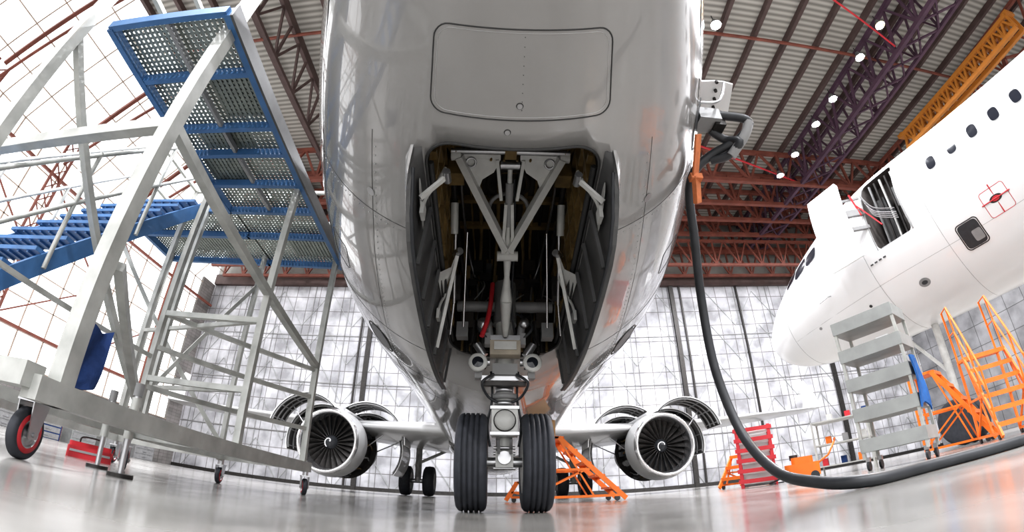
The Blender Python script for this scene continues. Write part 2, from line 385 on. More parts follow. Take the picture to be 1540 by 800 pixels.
# nose gear doors
b=B()
zb=Itp([(1.6,1.29),(1.93,1.16),(2.3,1.05),(2.69,.97),(3.2,.93),(3.7,.95)])
def zl(y):
    t=min(1,(y-1.58)/.32);top=bz(y,.44);return top+(zb(y)-top)*math.sqrt(max(0,1-(1-t)**2))
for sg in(-1,1):
    rows=[]
    for y in [1.58,1.59,1.61,1.64,1.68,1.73,1.8,1.9]+list(np.linspace(2.0,3.62,18)):
        top=bz(y,.44);lo=min(zl(y),top-.004)
        rows.append([V((sg*(.445+.035*t+.03*math.sin(t*pi)),y,top+(lo-top)*t)) for t in np.linspace(0,1,7)])
    if sg>0: rows=[r[::-1] for r in rows]
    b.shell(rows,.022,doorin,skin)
    for y in(1.95,2.2,2.45,2.8,3.15,3.45):
        top=bz(y,.44);lo=zl(y);b.beam((sg*.43,y,top-.02),(sg*.465,y,lo+.03),.018,.025,doorin)
    b.tube([(sg*.475,y,zl(y)+.004) for y in np.linspace(1.6,3.62,20)],.010,black,6,1,False)
    for y in(1.85,2.75):
        z=bz(y,.43);b.tube([(sg*.36,y,z+.16),(sg*.40,y,z+.05),(sg*.445,y,z-.05),(sg*.455,y,z-.13)],.010,white,8)
        b.box((sg*.452,y,z-.13),(.02,.07,.07),white)
    b.beam((sg*.33,1.74,bz(1.74)+.06),(sg*.455,1.76,bz(1.76)-.06),.026,.016,white);b.cyl((sg*.33,1.70,bz(1.74)+.06),(sg*.33,1.78,bz(1.74)+.06),.02,bare)
    yb=2.55;zt=bz(yb,.43)
    b.plate([(sg*.44,yb-.10,zt-.02),(sg*.44,yb+.22,zt-.04),(sg*.37,yb+.05,zt+.06),(sg*.33,yb-.02,zt+.20),(sg*.36,yb-.06,zt+.05)],(0,.02,0.012),white)
    b.beam((sg*.33,yb,zt+.19),(sg*.455,yb+.25,zl(yb+.25)+.08),.022,.022,white)
    b.cyl((sg*.31,yb-.03,zt+.19),(sg*.35,yb+.02,zt+.19),.025,bare,n=12)
    vs=[];y0=1.84
    for k in range(20):
        a=2*pi*k/20;dy=.14*math.cos(a);vs.append((sg*(.452+.008),y0+dy,bz(y0+dy,.44)-.075+.045*math.sin(a)-.03*(dy+.14)/.14))
    b.add(vs,[tuple(range(20))],white)
b.obj('nose_gear_doors',AC)
# bay interior (everything kept above the belly line)
b=B()
edgem=mat('bay_edge',(.04,.04,.04),.5)
for sg in(-1,1):
    for y in np.arange(1.80,3.4,.2):
        lo=bz(y,.42)+.05;b.box((sg*.410,y,(lo+2.18)/2),(.035,.03,2.18-lo),zinc)
    for z in(1.42,1.58,1.74,1.9,2.06):
        y0=1.72
        while y0<3.2 and bz(y0,.42)+.05>z: y0+=.04
        b.box((sg*.412,(y0+3.42)/2,z),(.03,3.42-y0,.022),zinc)
    Y=list(np.linspace(1.70,3.42,12))
    b.grid([[(sg*.424,y,bz(y,.42)+.03) for y in Y],[(sg*.424,y,2.19) for y in Y]],zinc,False)
    b.tube([(sg*.415,y,bz(y,.42)+.04) for y in Y],.018,edgem,6,1,False)
    b.tube([(sg*.36,1.9,2.1),(sg*.37,2.5,2.0),(sg*.36,3.1,1.9),(sg*.3,3.42,1.6),(sg*.3,3.42,1.2)],.018,darkm)
    b.tube([(sg*.31,2.1,2.12),(sg*.33,2.6,2.08),(sg*.3,3.3,2.0),(sg*.22,3.42,1.7),(sg*.24,3.42,1.25)],.010,bare)
    b.cyl((sg*.36,2.55,1.95),(sg*.37,2.9,1.40),.013,bare,n=10);b.cyl((sg*.37,2.9,1.40),(sg*.40,3.05,1.22),.008,alum,n=8)
    b.cyl((sg*.29,2.75,1.90),(sg*.31,3.1,1.3),.009,alum,n=8)
    b.cyl((sg*.37,2.5,1.98),(sg*.37,2.62,1.8),.028,white,n=12);b.box((sg*.37,2.95,1.55),(.07,.1,.16),darkm);b.box((sg*.34,2.2,2.0),(.1,.12,.12),zinc);b.box((sg*.30,3.35,1.5),(.1,.1,.25),bayin)
    b.box((sg*.33,3.3,1.34),(.09,.1,.12),greyp);b.cyl((sg*.25,3.36,1.25),(sg*.25,3.36,1.45),.03,darkm)
for k in range(11):
    x=-.34+k*.068;b.tube([(x,2.3,2.17),(x,3.1,2.16),(x+random.uniform(-.03,.03),3.42,2.0),(x+random.uniform(-.05,.05),3.44,1.5),(x,3.43,1.22)],random.choice([.008,.012,.016]),random.choice([darkm,bayin,greyp,zinc]),6)
for k in range(34):
    b.box((random.uniform(-.36,.36),random.uniform(3.33,3.45),random.uniform(1.25,2.1)),(random.uniform(.03,.1),.08,random.uniform(.03,.12)),random.choice([darkm,bayin,darkm,doorin,zinc]))
for k in range(14):
    x=random.uniform(-.36,.36);z=random.uniform(1.5,2.0);b.tube([(x,3.36,z),(x+random.uniform(-.1,.1),3.30,z-.1),(x+random.uniform(-.15,.15),3.36,z-.25)],.006,random.choice([black,bare,greyp,darkm]),6)
for y in(2.0,2.35,2.7,3.05): b.box((0,y,2.165),(.84,.04,.05),zinc)
b.lathe([(0,.11),(.02,.12),(.04,.11),(.05,0)],(-.05,3.40,1.62),(0,-1,0),darkm,20)
b.lathe([(0,.16),(.03,.16),(.03,.13)],(.0,2.45,2.14),(0,0,-1),bayin,24)
b.tube([(-.10,3.1,1.66),(-.11,3.08,1.5),(-.13,3.06,1.35),(-.17,3.02,1.2)],.018,red,8)
for sg in(-1,1):
    p=V((sg*.31,2.03,1.98));q=V((0,2.62,1.66));b.beam(p,q,.045,.055,white)
    b.plate([p+V((sg*.02,0,.02)),(sg*.06,2.03,2.0),(sg*.10,2.10,1.955),(sg*.17,2.14,1.93),(sg*.20,2.22,1.90)],(0,.02,-.02),white)
    b.lathe([(0,.035),(.012,.035),(.012,.022),(0,.022)],(sg*.24,2.07,1.97),(0,-.7,-.7),bare,16)
    p2=V((sg*.08,2.05,1.98));b.beam(p2,(sg*.05,2.3,1.86),.02,.03,white)
    b.cyl((sg*.33-.03,2.03,2.0),(sg*.33+.03,2.03,2.0),.04,white,n=14);b.beam((sg*.32,2.02,2.0),(sg*.39,1.98,2.1),.05,.06,zinc)
b.tube([V((.13*math.cos(a),2.42-.10*math.sin(a),1.88+.05*math.sin(a))) for a in np.linspace(-.2,pi+.2,14)],.014,greyp,8,1,False)
b.cyl((-.36,2.0,2.0),(.36,2.0,2.0),.02,bare,n=10)
for k in range(7): b.cyl((-.12+k*.04,2.05,1.97+.02*(k%2)),(-.1+k*.04,2.05,2.08),.008,zinc,n=6)
b.box((0,2.0,2.02),(.07,.08,.1),zinc)
b.obj('gear_bay_fittings',AC)
# nose landing gear
b=B();gy=3.27
tp=[(-.098,.215),(-.104,.25),(-.106,.29),(-.10,.318),(-.085,.336),(-.07,.342)]
for g in(-.052,-.018,.018,.052): tp+=[(g-.007,.345),(g-.005,.334),(g+.005,.334),(g+.007,.345)]
tp+=[(.07,.342),(.085,.336),(.10,.318),(.106,.29),(.104,.25),(.098,.215)]
for sg in(-1,1):
    cx=sg*.222
    b.lathe(tp,(cx,gy,.345),(1,0,0),rubber,64)
    b.lathe([(-.095,.0),(-.095,.05),(-.06,.07),(-.03,.15),(-.07,.19),(-.098,.215),(.098,.215),(.07,.19),(.03,.15),(.06,.07),(.095,.05),(.095,0)],(cx,gy,.345),(1,0,0),white,40)
    for k in range(8):
        a=2*pi*k/8
        b.cyl((cx-.06,gy+.11*math.cos(a),.345+.11*math.sin(a)),(cx+.06,gy+.11*math.cos(a),.345+.11*math.sin(a)),.012,bare,n=8)
b.cyl((-.2,gy,.345),(.2,gy,.345),.035,bare)
b.cyl((0,gy,.345),(0,gy,.55),.058,white,n=24);b.cyl((0,gy,.5),(0,gy,.72),.042,alum,n=24)
b.box((0,gy-.02,.36),(.12,.16,.11),white);b.cyl((0,gy-.12,.37),(0,gy-.08,.37),.045,bare)
for z in(.30,.40,.44): b.cyl((-.075,gy-.07,z),(.075,gy-.07,z),.012,bare,n=8)
b.box((0,gy-.10,.62),(.18,.10,.21),white);b.box((0,gy-.155,.71),(.20,.02,.02),bare);b.box((0,gy-.155,.53),(.20,.02,.02),bare)
b.lathe([(0,.07),(.015,.07),(.02,.055),(.03,.045),(.03,0)],(0,gy-.15,.62),(0,-1,0),white,24)
b.lathe([(0,.078),(.006,.078),(.006,.07)],(0,gy-.15,.62),(0,-1,0),darkm,24)
for sx in(-1,1):
    for sz in(-1,1): b.cyl((sx*.072,gy-.16,.62+sz*.086),(sx*.072,gy-.145,.62+sz*.086),.009,bare,n=8)
    b.tube([(sx*.1,gy-.05,.45),(sx*.12,gy-.05,.6),(sx*.09,gy-.05,.8),(sx*.1,gy-.03,1.0)],.009,black)
    b.beam((sx*.045,gy-.13,.48),(sx*.04,gy-.2,.40),.02,.04,bare)
for z,r in((.74,.08),(.79,.095),(.84,.07)): b.lathe([(0,0),(0,r),(.035,r),(.035,0)],(0,gy-.02,z),(0,0,1),bare if z!=.79 else greyp,24)
b.cyl((0,gy,.72),(0,gy,1.42),.072,white,n=24)
b.cyl((0,gy,1.38),(0,gy+.05,1.75),.09,greyp,n=24);b.cyl((-.38,gy+.03,1.55),(.38,gy+.03,1.55),.045,greyp,n=16)
b.box((0,gy-.09,.93),(.34,.06,.035),bare);b.box((0,gy-.10,.99),(.18,.10,.08),greyp);b.box((0,gy-.12,.885),(.30,.05,.03),darkm)
b.box((0,gy-.14,1.14),(.22,.10,.11),mat('old_beige_box',(.40,.35,.28),.5,0,.2,12));b.box((0,gy-.20,1.15),(.16,.01,.06),white)
b.box((0,gy-.08,1.23),(.26,.12,.04),bare)
for sx in(-1,1):
    b.lathe([(-.06,0),(-.06,.03),(-.03,.05),(.03,.066),(.05,.07),(.06,.06),(.05,.02),(.05,0)],(sx*.195,gy-.12,1.03),(0,-1,.05),white,24)
    b.lathe([(0,.056),(.012,0)],(sx*.195,gy-.172,1.032),(0,-1,.05),glass,24)
    b.cyl((sx*.15,gy-.10,1.10),(sx*.21,gy-.10,1.19),.03,bare,n=14);b.cyl((sx*.11,gy-.1,1.05),(sx*.16,gy-.1,1.05),.03,bare)
    b.box((sx*.13,gy-.11,1.22),(.04,.08,.09),greyp);b.box((sx*.19,gy-.1,.95),(.05,.07,.05),greyp)
    b.tube([(sx*.1,gy-.13,1.2),(sx*.2,gy-.15,1.3),(sx*.15,gy-.05,1.42),(sx*.05,gy,1.5)],.010,black)
    b.tube([(sx*.08,gy-.15,.95),(sx*.16,gy-.18,.88),(sx*.12,gy-.1,.80),(sx*.05,gy-.08,.76)],.010,black)
    b.tube([(sx*.14,gy-.1,1.0),(sx*.25,gy-.1,1.12),(sx*.22,gy-.02,1.3)],.007,darkm)
    b.cyl((sx*.11,gy-.08,1.24),(sx*.13,gy-.10,1.36),.028,greyp,n=12)
b.lathe([(0,.0),(0,.045),(.03,.05),(.05,.04),(.05,0)],(-.16,gy-.14,1.33),(0,-1,0),bare,16);b.lathe([(0,0),(0,.035),(.04,.035),(.04,0)],(.14,gy-.14,1.34),(0,-1,0),bare,16)
pts=[(0,3.12,1.24,.020),(0,3.0,1.33,.034),(0,2.88,1.42,.044),(0,2.75,1.54,.020),(0,2.66,1.63,.028)]
for i in range(len(pts)-1): b.cyl(pts[i][:3],pts[i+1][:3],pts[i][3],white,pts[i+1][3],n=8)
b.cyl((-.07,2.64,1.64),(.07,2.64,1.64),.035,white,n=14)
for sx in(-1,1): b.beam((sx*.035,2.64,1.64),(sx*.02,2.3,1.83),.02,.035,white)
b.cyl((0,2.6,1.68),(0,2.1,1.98),.016,white,n=10);b.cyl((0,2.45,1.76),(0,2.2,1.92),.026,greyp,n=12)
b.cyl((-.06,2.1,1.98),(.06,2.1,1.98),.03,bare,n=12)
b.tube([(.03,2.2,1.95),(.05,2.6,1.75),(.04,3.0,1.45),(.08,3.2,1.25)],.008,black)
b.obj('nose_landing_gear',AC)
# main gear
b=B()
for sg in(-1,1):
    for dx in(-.43,.43):
        b.lathe([(-.19,.3),(-.2,.45),(-.15,.53),(0,.55),(.15,.53),(.2,.45),(.19,.3)],(sg*2.86+dx,17.3,.55),(1,0,0),rubber,40)
        b.lathe([(-.15,0),(-.15,.15),(-.1,.25),(-.19,.3),(.19,.3),(.1,.25),(.15,.1),(.15,0)],(sg*2.86+dx,17.3,.55),(1,0,0),white,32)
    b.cyl((sg*2.86-.4,17.3,.55),(sg*2.86+.4,17.3,.55),.08,bare);b.cyl((sg*2.86,17.3,.5),(sg*2.86,17.3,2.2),.12,white)
    b.beam((sg*2.86,17.3,1.2),(sg*1.4,17.3,1.9),.1,.1,white);b.beam((sg*2.86,17.2,.7),(sg*2.86,16.8,1.1),.1,.05,white);b.beam((sg*2.86,16.8,1.1),(sg*2.86,17.2,1.5),.1,.05,white)
b.obj('main_landing_gear',AC)
# engines
for sg in(-1,1):
    b=B();c0=V((sg*4.83,12.7,1.38))
    b.lathe([(.55,.76),(.3,.77),(.12,.79),(.03,.83),(0,.87),(.03,.91),(.12,.94)],c0,(0,1,0),alum,64)
    b.lathe([(.12,.94),(.4,.985),(.7,1.0),(.85,1.0)],c0,(0,1,0),wingm,64)
    b.lathe([(.85,1.0),(.85,.84),(2.15,.78),(2.15,.97)],c0,(0,1,0),darkm,48,False)
    b.lathe([(2.15,.80),(2.6,.75),(3.3,.66),(3.7,.6),(3.7,.5)],c0,(0,1,0),darkm,48);b.lathe([(3.4,.55),(4.1,.42),(4.3,.38),(4.3,.3),(4.9,.0)],c0,(0,1,0),darkm,32)
    b.lathe([(.62,.78),(.64,.0)],c0,(0,1,0),black,48,False)
    for k in range(24):
        a=2*pi*k/24;rows=[]
        for r in np.linspace(.2,.755,6):
            tw=.25+.75*(r/.755);w=.05+.05*r/.755
            e=V((math.cos(a),0,math.sin(a)));t=V((-math.sin(a),0,math.cos(a)));d=(t*math.sin(tw)+V((0,1,0))*math.cos(tw))*w
            cc=c0+V((0,.5,0))+e*r;rows.append([cc-d,cc+d*.2+V((0,-.01,0)),cc+d])
        b.shell(rows,.012,darkm)
    b.lathe([(.22,0),(.27,.08),(.38,.16),(.5,.21)],c0,(0,1,0),black,32)
    b.tube([c0+V((( .03+.014*k)*math.cos(k*.42)*1.0,.245+.0105*k,(.03+.014*k)*math.sin(k*.42))) for k in range(11)],.018,whitep,6,3)
    for k in range(14):
        a=2*pi*k/14;b.tube([c0+V((.86*math.cos(a),.9,.86*math.sin(a))),c0+V((.90*math.cos(a+.1),1.5,.90*math.sin(a+.1))),c0+V((.83*math.cos(a),2.1,.83*math.sin(a)))],.025,random.choice([bare,greyp,zinc]),6)
    for k in range(10):
        a=random.uniform(0,2*pi);b.box(c0+V((.9*math.cos(a),random.uniform(1.3,1.9),.9*math.sin(a))),(.14,.3,.14),random.choice([bare,greyp,black]),Matrix.Rotation(-a,3,'Y'))
    for s2 in(-1,1):
        for (yc,hl,ang,rr_,amax) in((1.38,.50,(58 if s2==sg else 44),1.26,2.35),(2.75,.70,(50 if s2==sg else 30),1.24,2.75)):
            hinge=c0+V((s2*.20,yc,1.08));Rm=Matrix.Rotation(-s2*math.radians(ang),3,'Y')
            def pt(a,y,r): return hinge+Rm@(V((s2*math.sin(a)*r,y,math.cos(a)*r))-V((s2*.20,0,1.16)))
            rows=[]
            for y in np.linspace(-hl,hl,8):
                r=[pt(a,y,rr_) for a in np.linspace(.17,amax,20)]
                rows.append(r if s2>0 else r[::-1])
            b.shell(rows,.03,skinw,skinw)
            rows=[[pt(a,y,rr_-.05) for a in np.linspace(.17,amax,20)] for y in np.linspace(-hl+.01,hl-.01,4)]
            b.grid(rows,darkm)
            for y in np.linspace(-hl+.05,hl-.05,4): b.tube([pt(a,y,rr_-.07) for a in np.linspace(.25,amax-.03,18)],.03,greyp,6,1,False)
            for a in np.linspace(.4,amax-.1,6): b.beam(pt(a,-hl,rr_-.07),pt(a,hl,rr_-.07),.03,.03,greyp)
            b.cyl(pt(1.7,0,rr_-.07),c0+V((s2*.8,yc,.0)),.02,bare,n=8)
    wingsurf(b,[(c0.x,14.0,4.2,2.2,.07,1),(c0.x,14.2,4.6,2.75,.07,1)],wingm)
    b.obj('jet_engine',AC)
# ground power receptacle door + cable
b=B()
cp=F1.P(1.95,1.20)
F1.patch(b,1.95,1.16,.15,.13,black,.003);F1.ring(b,1.95,1.16,.155,.135,seam,.006)
rows=[]
for i in range(5):
    t=i/4;rows.append([F1.P(1.78+.32*k/4,1.36)+V((.27*t,.02*t,-.06*t+.10*math.sin(t*1.6))) for k in range(5)])
b.shell(rows,.012,skinw,skinw)
for k in range(5): b.cyl(rows[2][k]+V((.0,0,-.02)),rows[2][k]+V((0,0,.0)),.012,darkm,n=8)
for k in(0,4): b.tube([F1.P(1.82+.26*k/4,1.22),F1.P(1.82+.26*k/4,1.3)+V((.12,0,-.06)),rows[3][k]],.01,bare)
b.box(cp+V((.06,0,0)),(.16,.14,.10),greyp);b.box(cp+V((.14,.02,.0)),(.08,.12,.14),darkm)
b.obj('ground_power_panel',AC)
b=B()
b.tube([(1.27,1.98,2.37),(1.45,1.96,2.36),(1.60,1.93,2.29),(1.53,2.02,2.20),(1.38,2.14,2.17),(1.25,2.22,2.08),(1.21,2.32,1.95),(1.24,2.46,1.70),(1.31,2.70,1.33),(1.35,2.77,.86),(1.41,2.67,.42),(1.45,2.40,.15),(1.50,2.10,.06),(1.62,1.86,.031),(2.12,1.93,.031),(2.9,1.86,.031),(4.1,2.0,.031),(6,2.2,.031)],.031,black,14)
b.tube([(1.36,2.05,2.30),(1.46,2.07,2.24),(1.52,2.0,2.16),(1.46,2.1,2.12),(1.36,2.17,2.13)],.03,black,12)
b.tube([(1.60,1.93,2.29),(1.56,1.98,2.2),(1.47,2.08,2.10)],.035,greyp,10)
strap=mat('orange_strap',(.50,.16,.06),.8,0,.2,20,.3)
b.beam((1.165,1.90,2.10),(1.175,2.12,1.92),.07,.012,strap,(1,-.9,-.8));b.beam((1.175,2.10,1.93),(1.20,2.22,1.80),.062,.03,strap,(1,-.9,-.8))
b.box((1.175,2.11,1.92),(.08,.05,.04),strap)
b.obj('ground_power_cable')

# ---------------------------------------------------------------- second airplane
th=math.atan2(-.271,-.963)
A2=empty('passenger_airplane.001',(8.42,12.36,0),th)
F2=Fus([(0,.02),(.03,.2),(.12,.40),(.4,.72),(1,1.08),(2,1.46),(3.2,1.76),(4.5,1.93),(5.5,1.98),(7,1.98),(22,1.98)],
       [(0,3.92),(.4,3.99),(1,4.11),(2,4.34),(3.2,4.55),(4.5,4.70),(5.5,4.75),(7,4.75),(22,4.75)])
f2=F2.mesh('fuselage',[0,.01,.03,.06,.12,.2,.3,.4,.5,.65,.8,1,1.2,1.4,1.7,2,2.3,2.6,2.9,3.2,3.6,4,4.5,5,5.5,6,7,9,12,16,20,22],skinw,96)
inter=mat('cabin_interior',(.10,.09,.085),.7,0,.4,3)
c=B();c.M=Matrix(((0,0,1,0),(1,0,0,0),(0,1,0,0),(0,0,0,1)))
c.prism(rrect(5.12,6.02,4.28,6.12,.12,5),.9,3.,inter)
cut(f2,c.obj('cut'));f2.parent=A2
b=B()
for k in range(22):
    a=pi/2+math.asin(.56/1.98);F2.patch(b,7.0+k*.52,a,.105,.16,glass,.006,shape=3.);F2.ring(b,7.0+k*.52,a,.12,.175,greyp,.006,3.)
for (y,a,hy,hw) in((2.0,2.2,.24,.2),(2.55,2.08,.26,.22),(3.1,2.02,.22,.2),(1.75,2.6,.2,.3)):
    for sg in(-1,1): F2.patch(b,y,sg*a,hy,hw,glass,.006,shape=3.5);F2.ring(b,y,sg*a,hy+.02,hw+.02,greyp,.008,3.5)
F2.patch(b,7.0,.98,.22,.26,black,.006,shape=6);F2.ring(b,7.0,.98,.24,.28,darkm,.012,6)
F2.patch(b,7.1,.95,.1,.12,greyp,.009,shape=6)
F2.ring(b,7.75,1.13,.26,.26,red,.006,9.);F2.patch(b,7.75,1.15,.13,.07,darkm,.006,shape=2);F2.patch(b,7.75,1.15,.08,.05,red,.01,shape=2)
b.tube([F2.P(7.75,1.0,.01),F2.P(7.75,1.3,.01)],.012,red);b.tube([F2.P(7.45,1.15,.01),F2.P(8.05,1.15,.01)],.012,red)
F2.patch(b,5.6,.78,.13,.11,greyp,.006,shape=2);F2.patch(b,5.6,.78,.07,.05,black,.008,shape=2)
F2.patch(b,2.6,.95,.05,.04,greyp,.006,shape=2);F2.patch(b,4.2,.85,.04,.04,darkm,.006,shape=2)
for y in(1.55,4.7,6.5,9.8): b.tube([F2.P(y,a) for a in np.linspace(.0,2.6,40)],.004,greyp,5,1,False)
b.tube([F2.P(y,1.0) for y in np.linspace(1.6,20,30)],.003,greyp,5,1,False)
for k in range(4): b.box(F2.P(4.8+.12*k,1.25,.01),(.012,.07,.03),seam)
b.cyl(F2.P(3.4,1.25),F2.P(3.4,1.25,.14),.015,bare,n=8);b.cyl(F2.P(3.4,1.25,.14),F2.P(3.1,1.25,.16),.012,bare,n=8)
for (y,z0,z1) in((5.10,4.3,6.1),(6.04,4.3,6.1)): b.tube([(F2.R(y)*math.sqrt(max(0,1-((z-4.75)/1.98)**2))-.01,y,z) for z in np.linspace(z0,z1,9)],.022,greyp,6,1,False)
for k in range(5): b.beam((1.5,5.25+.16*k,4.35),(1.45,5.3+.16*k,6.0),.05,.04,random.choice([greyp,darkm,white]))
b.box((1.2,5.35,5.0),(.4,.3,1.2),doorin);b.box((1.1,5.8,5.5),(.3,.25,.5),greyp);b.box((1.55,5.57,4.31),(.6,.8,.05),bare)
for k in range(6): b.tube([(1.75,5.1+.02*k,5.9-.1*k),(1.85,5.35,5.3-.05*k),(1.8,5.8,5.0-.05*k)],.012,random.choice([black,bare,greyp]))
b.beam((2.02,5.06,5.5),(1.96,5.45,4.75),.05,.03,red);b.beam((2.06,5.02,5.8),(2.02,5.1,5.2),.05,.03,red)
rows=[]
for y in np.linspace(4.08,4.96,8):
    rows.append([V((2.42-(.10*((z-5.1)/.95)**2)*1.4,y,z)) for z in np.linspace(4.20,6.06,12)])
b.shell(rows,.13,skinw,skinw)
b.beam((2.35,4.8,5.3),(1.92,5.12,5.3),.10,.16,greyp);b.beam((2.35,4.8,4.9),(1.92,5.12,4.9),.08,.08,greyp);b.beam((2.35,4.7,5.7),(1.85,5.12,5.7),.05,.05,greyp)
b.box((2.28,4.55,5.2),(.05,.5,.16),greyp);b.cyl((2.41,4.6,5.1),(2.47,4.6,5.1),.05,darkm,n=12)
for z in(4.55,5.0,5.5): b.tube([(2.425,4.25,z),(2.44,4.4,z),(2.425,4.55,z)],.01,greyp,6)
wingsurf(b,[(1.2,12,7,3.6,.13,0),(6,15,4.5,4.0,.12,0)],skinw)
b.cyl((0,4.9,.9),(0,4.9,3.1),.09,white);b.cyl((-.3,4.9,.5),(.3,4.9,.5),.06,bare);b.cyl((0,4.9,.5),(0,4.9,.95),.07,alum)
for sg in(-1,1): b.lathe([(-.1,0),(-.1,.3),(-.12,.42),(-.08,.49),(0,.5),(.08,.49),(.12,.42),(.1,.3),(.1,0)],(sg*.26,4.9,.5),(1,0,0),rubber,32)
b.beam((0,4.9,1.6),(0,3.9,3.0),.07,.07,white)
b.obj('fittings',A2)

# ---------------------------------------------------------------- maintenance dock (left)
DK=empty('maintenance_dock',(.25,.095,0),.085)
b=B();zd=2.72
def post(x,y,z0,z1,w,m=galv): b.beam((x,y,z0),(x,y,z1),w,w,m,(0,1,0))
post(-2,1.5,.24,4.0,.085);post(-2,3.2,.3,zd,.055);post(-2,4.65,.24,zd+1.1,.06)
post(-2.95,1.2,.24,4.0,.075);post(-2.95,3.2,.3,zd,.05);post(-3.6,3.75,.3,zd,.05);post(-4.4,3.7,.3,zd+1.,.06);post(-4.4,4.7,.3,zd+1.,.06);post(-2.95,4.65,.24,zd+1,.05);post(-3.2,3.6,.3,zd,.05)
for (p,q,w) in(((-2,1.35,.29),(-2,4.8,.29),.10),((-2.95,1.1,.29),(-2.95,4.8,.29),.07),((-2,1.35,.33),(-4.4,1.5,.33),.10),((-2,4.7,.29),(-4.4,4.7,.29),.07),((-4.4,1.4,.29),(-4.4,4.8,.29),.08),((-2,3.2,.29),(-2.95,3.2,.29),.06)):
    b.beam(p,q,w,w,galv)
b.beam((-2.0,1.5,1.80),(-2,4.65,1.36),.06,.06,galv);b.beam((-2.0,1.5,1.78),(-3.6,1.5,1.70),.07,.07,galv)
for z in(1.32,1.02,.68): b.beam((-2.95,3.2,z),(-2,4.65,z),.04,.04,galv)
for z in(1.32,.75): b.beam((-2.95,3.2,z),(-2,3.2,z),.045,.045,galv);b.beam((-3.6,3.75,z),(-2,3.2,z),.035,.035,galv)
b.beam((-2,1.6,.95),(-2.95,3.2,.5),.05,.05,galv);b.beam((-2.95,1.2,2.4),(-2.95,3.2,.5),.05,.05,galv);b.beam((-4.4,3.7,2.4),(-2.95,4.65,.4),.045,.045,galv)
b.beam((-3.6,3.75,.4),(-2.95,4.65,2.3),.04,.04,galv)
for z in(3.25,3.75): b.beam((-2.95,1.2,z),(-2.95,3.5,z),.045,.045,galv);b.beam((-4.4,3.7,z),(-4.4,4.7,z),.045,.045,galv);b.beam((-4.4,4.7,z),(-2,4.7,z),.04,.04,galv)
b.obj('frame',DK)
b=B()
def deck(x0,x1,y0,y1,z):
    px=.042
    x=x0
    while x<x1: b.beam((x,y0,z),(x,y1,z),.026,.006,plate);x+=px
    y=y0
    while y<y1: b.beam((x0,y,z+.003),(x1,y,z+.003),.020,.006,plate);y+=px
deck(-2.92,-1.97,1.35,4.75,zd);deck(-4.4,-2.92,3.6,4.75,zd)
for y in(1.35,1.85,2.4,2.72,3.15,3.6,4.1,4.75): b.beam((-2.93,y,zd-.05),(-1.95,y,zd-.05),.045,.07,blue)
for y in(3.6,4.1,4.75): b.beam((-4.4,y,zd-.05),(-2.9,y,zd-.05),.045,.07,blue)
b.beam((-2.93,1.35,zd-.05),(-2.93,3.6,zd-.05),.05,.08,blue);b.beam((-4.4,3.6,zd-.05),(-4.4,4.75,zd-.05),.05,.08,blue)
b.beam((-1.95,1.35,zd-.05),(-1.95,4.78,zd-.05),.05,.09,blue);b.beam((-1.915,1.35,zd-.03),(-1.915,4.8,zd-.03),.02,.13,doorin)
b.beam((-2.45,1.35,zd-.04),(-2.45,3.6,zd-.04),.03,.05,greyp)
for (x,y,w,d) in((-2.68,3.0,.42,.5),(-2.2,2.1,.35,.45),(-2.5,2.55,.5,.3),(-2.25,4.4,.5,.45),(-3.6,4.4,.9,.4)): b.box((x,y,zd+.02),(w,d,.012),plate)
b.obj('deck',DK)
b=B()
n=12
for k in range(n):
    y=3.5-.2*k;z=2.66-.2*k
    b.box((-3.8,y,z),(1.05,.17,.03),blue)
    for j in range(9): b.box((-4.25+.11*j,y,z-.02),(.02,.15,.02),blue)
for x in(-4.34,-3.27): b.beam((x,3.62,2.70),(x,1.15,.23),.04,.13,blue)
for x in(-4.38,-3.22):
    for dz in(.95,.5): b.tube([(x,3.6,2.68+dz),(x,1.2,.28+dz)],.018,galv,8)
    for k in range(4): b.cyl((x,3.5-.7*k,2.55-.7*k),(x,3.5-.7*k,2.55-.7*k+1.0),.018,galv,n=8)
b.obj('stairs',DK)
b=B()
def caster(x,y,r,rz=0,m=red,zt=.26):
    b.M=Matrix.Translation((x,y,0))@Matrix.Rotation(rz,4,'Z')
    b.lathe([(-.022,r*.72),(-.024,r*.9),(-.015,r),(.015,r),(.024,r*.9),(.022,r*.72)],(0,0,r),(1,0,0),rubber,32)
    b.lathe([(-.026,0),(-.026,r*.25),(-.018,r*.3),(-.018,r*.5),(-.026,r*.55)],(0,0,r),(1,0,0),bare,32);b.lathe([(.026,r*.55),(.018,r*.5),(.018,r*.3),(.026,r*.25),(.026,0)],(0,0,r),(1,0,0),bare,32)
    for s in(-1,1): b.lathe([(s*.026,r*.55),(s*.026,r*.74),(s*.02,r*.76)],(0,0,r),(1,0,0),m,32)
    for s in(-1,1): b.add([(s*.035,-.03,r-.02),(s*.035,.03,r-.02),(s*.035,.07,2*r+.02),(s*.035,-.05,2*r+.02),(s*.041,-.03,r-.02),(s*.041,.03,r-.02),(s*.041,.07,2*r+.02),(s*.041,-.05,2*r+.02)],[(0,1,2,3),(7,6,5,4),(0,4,5,1),(1,5,6,2),(2,6,7,3),(3,7,4,0)],bare)
    b.box((0,.01,2*r+.025),(.09,.13,.012),bare);b.cyl((0,.01,2*r+.03),(0,.01,zt+.02),.03,bare);b.cyl((-.05,0,r),(.05,0,r),.01,bare,n=8)
    b.M=Matrix()
caster(-2.13,1.50,.11,.25);caster(-1.98,4.72,.085,.5);caster(-2.95,4.7,.085,.2);caster(-2.9,3.1,.08,.8,greyp);caster(-4.4,4.7,.09,.3)
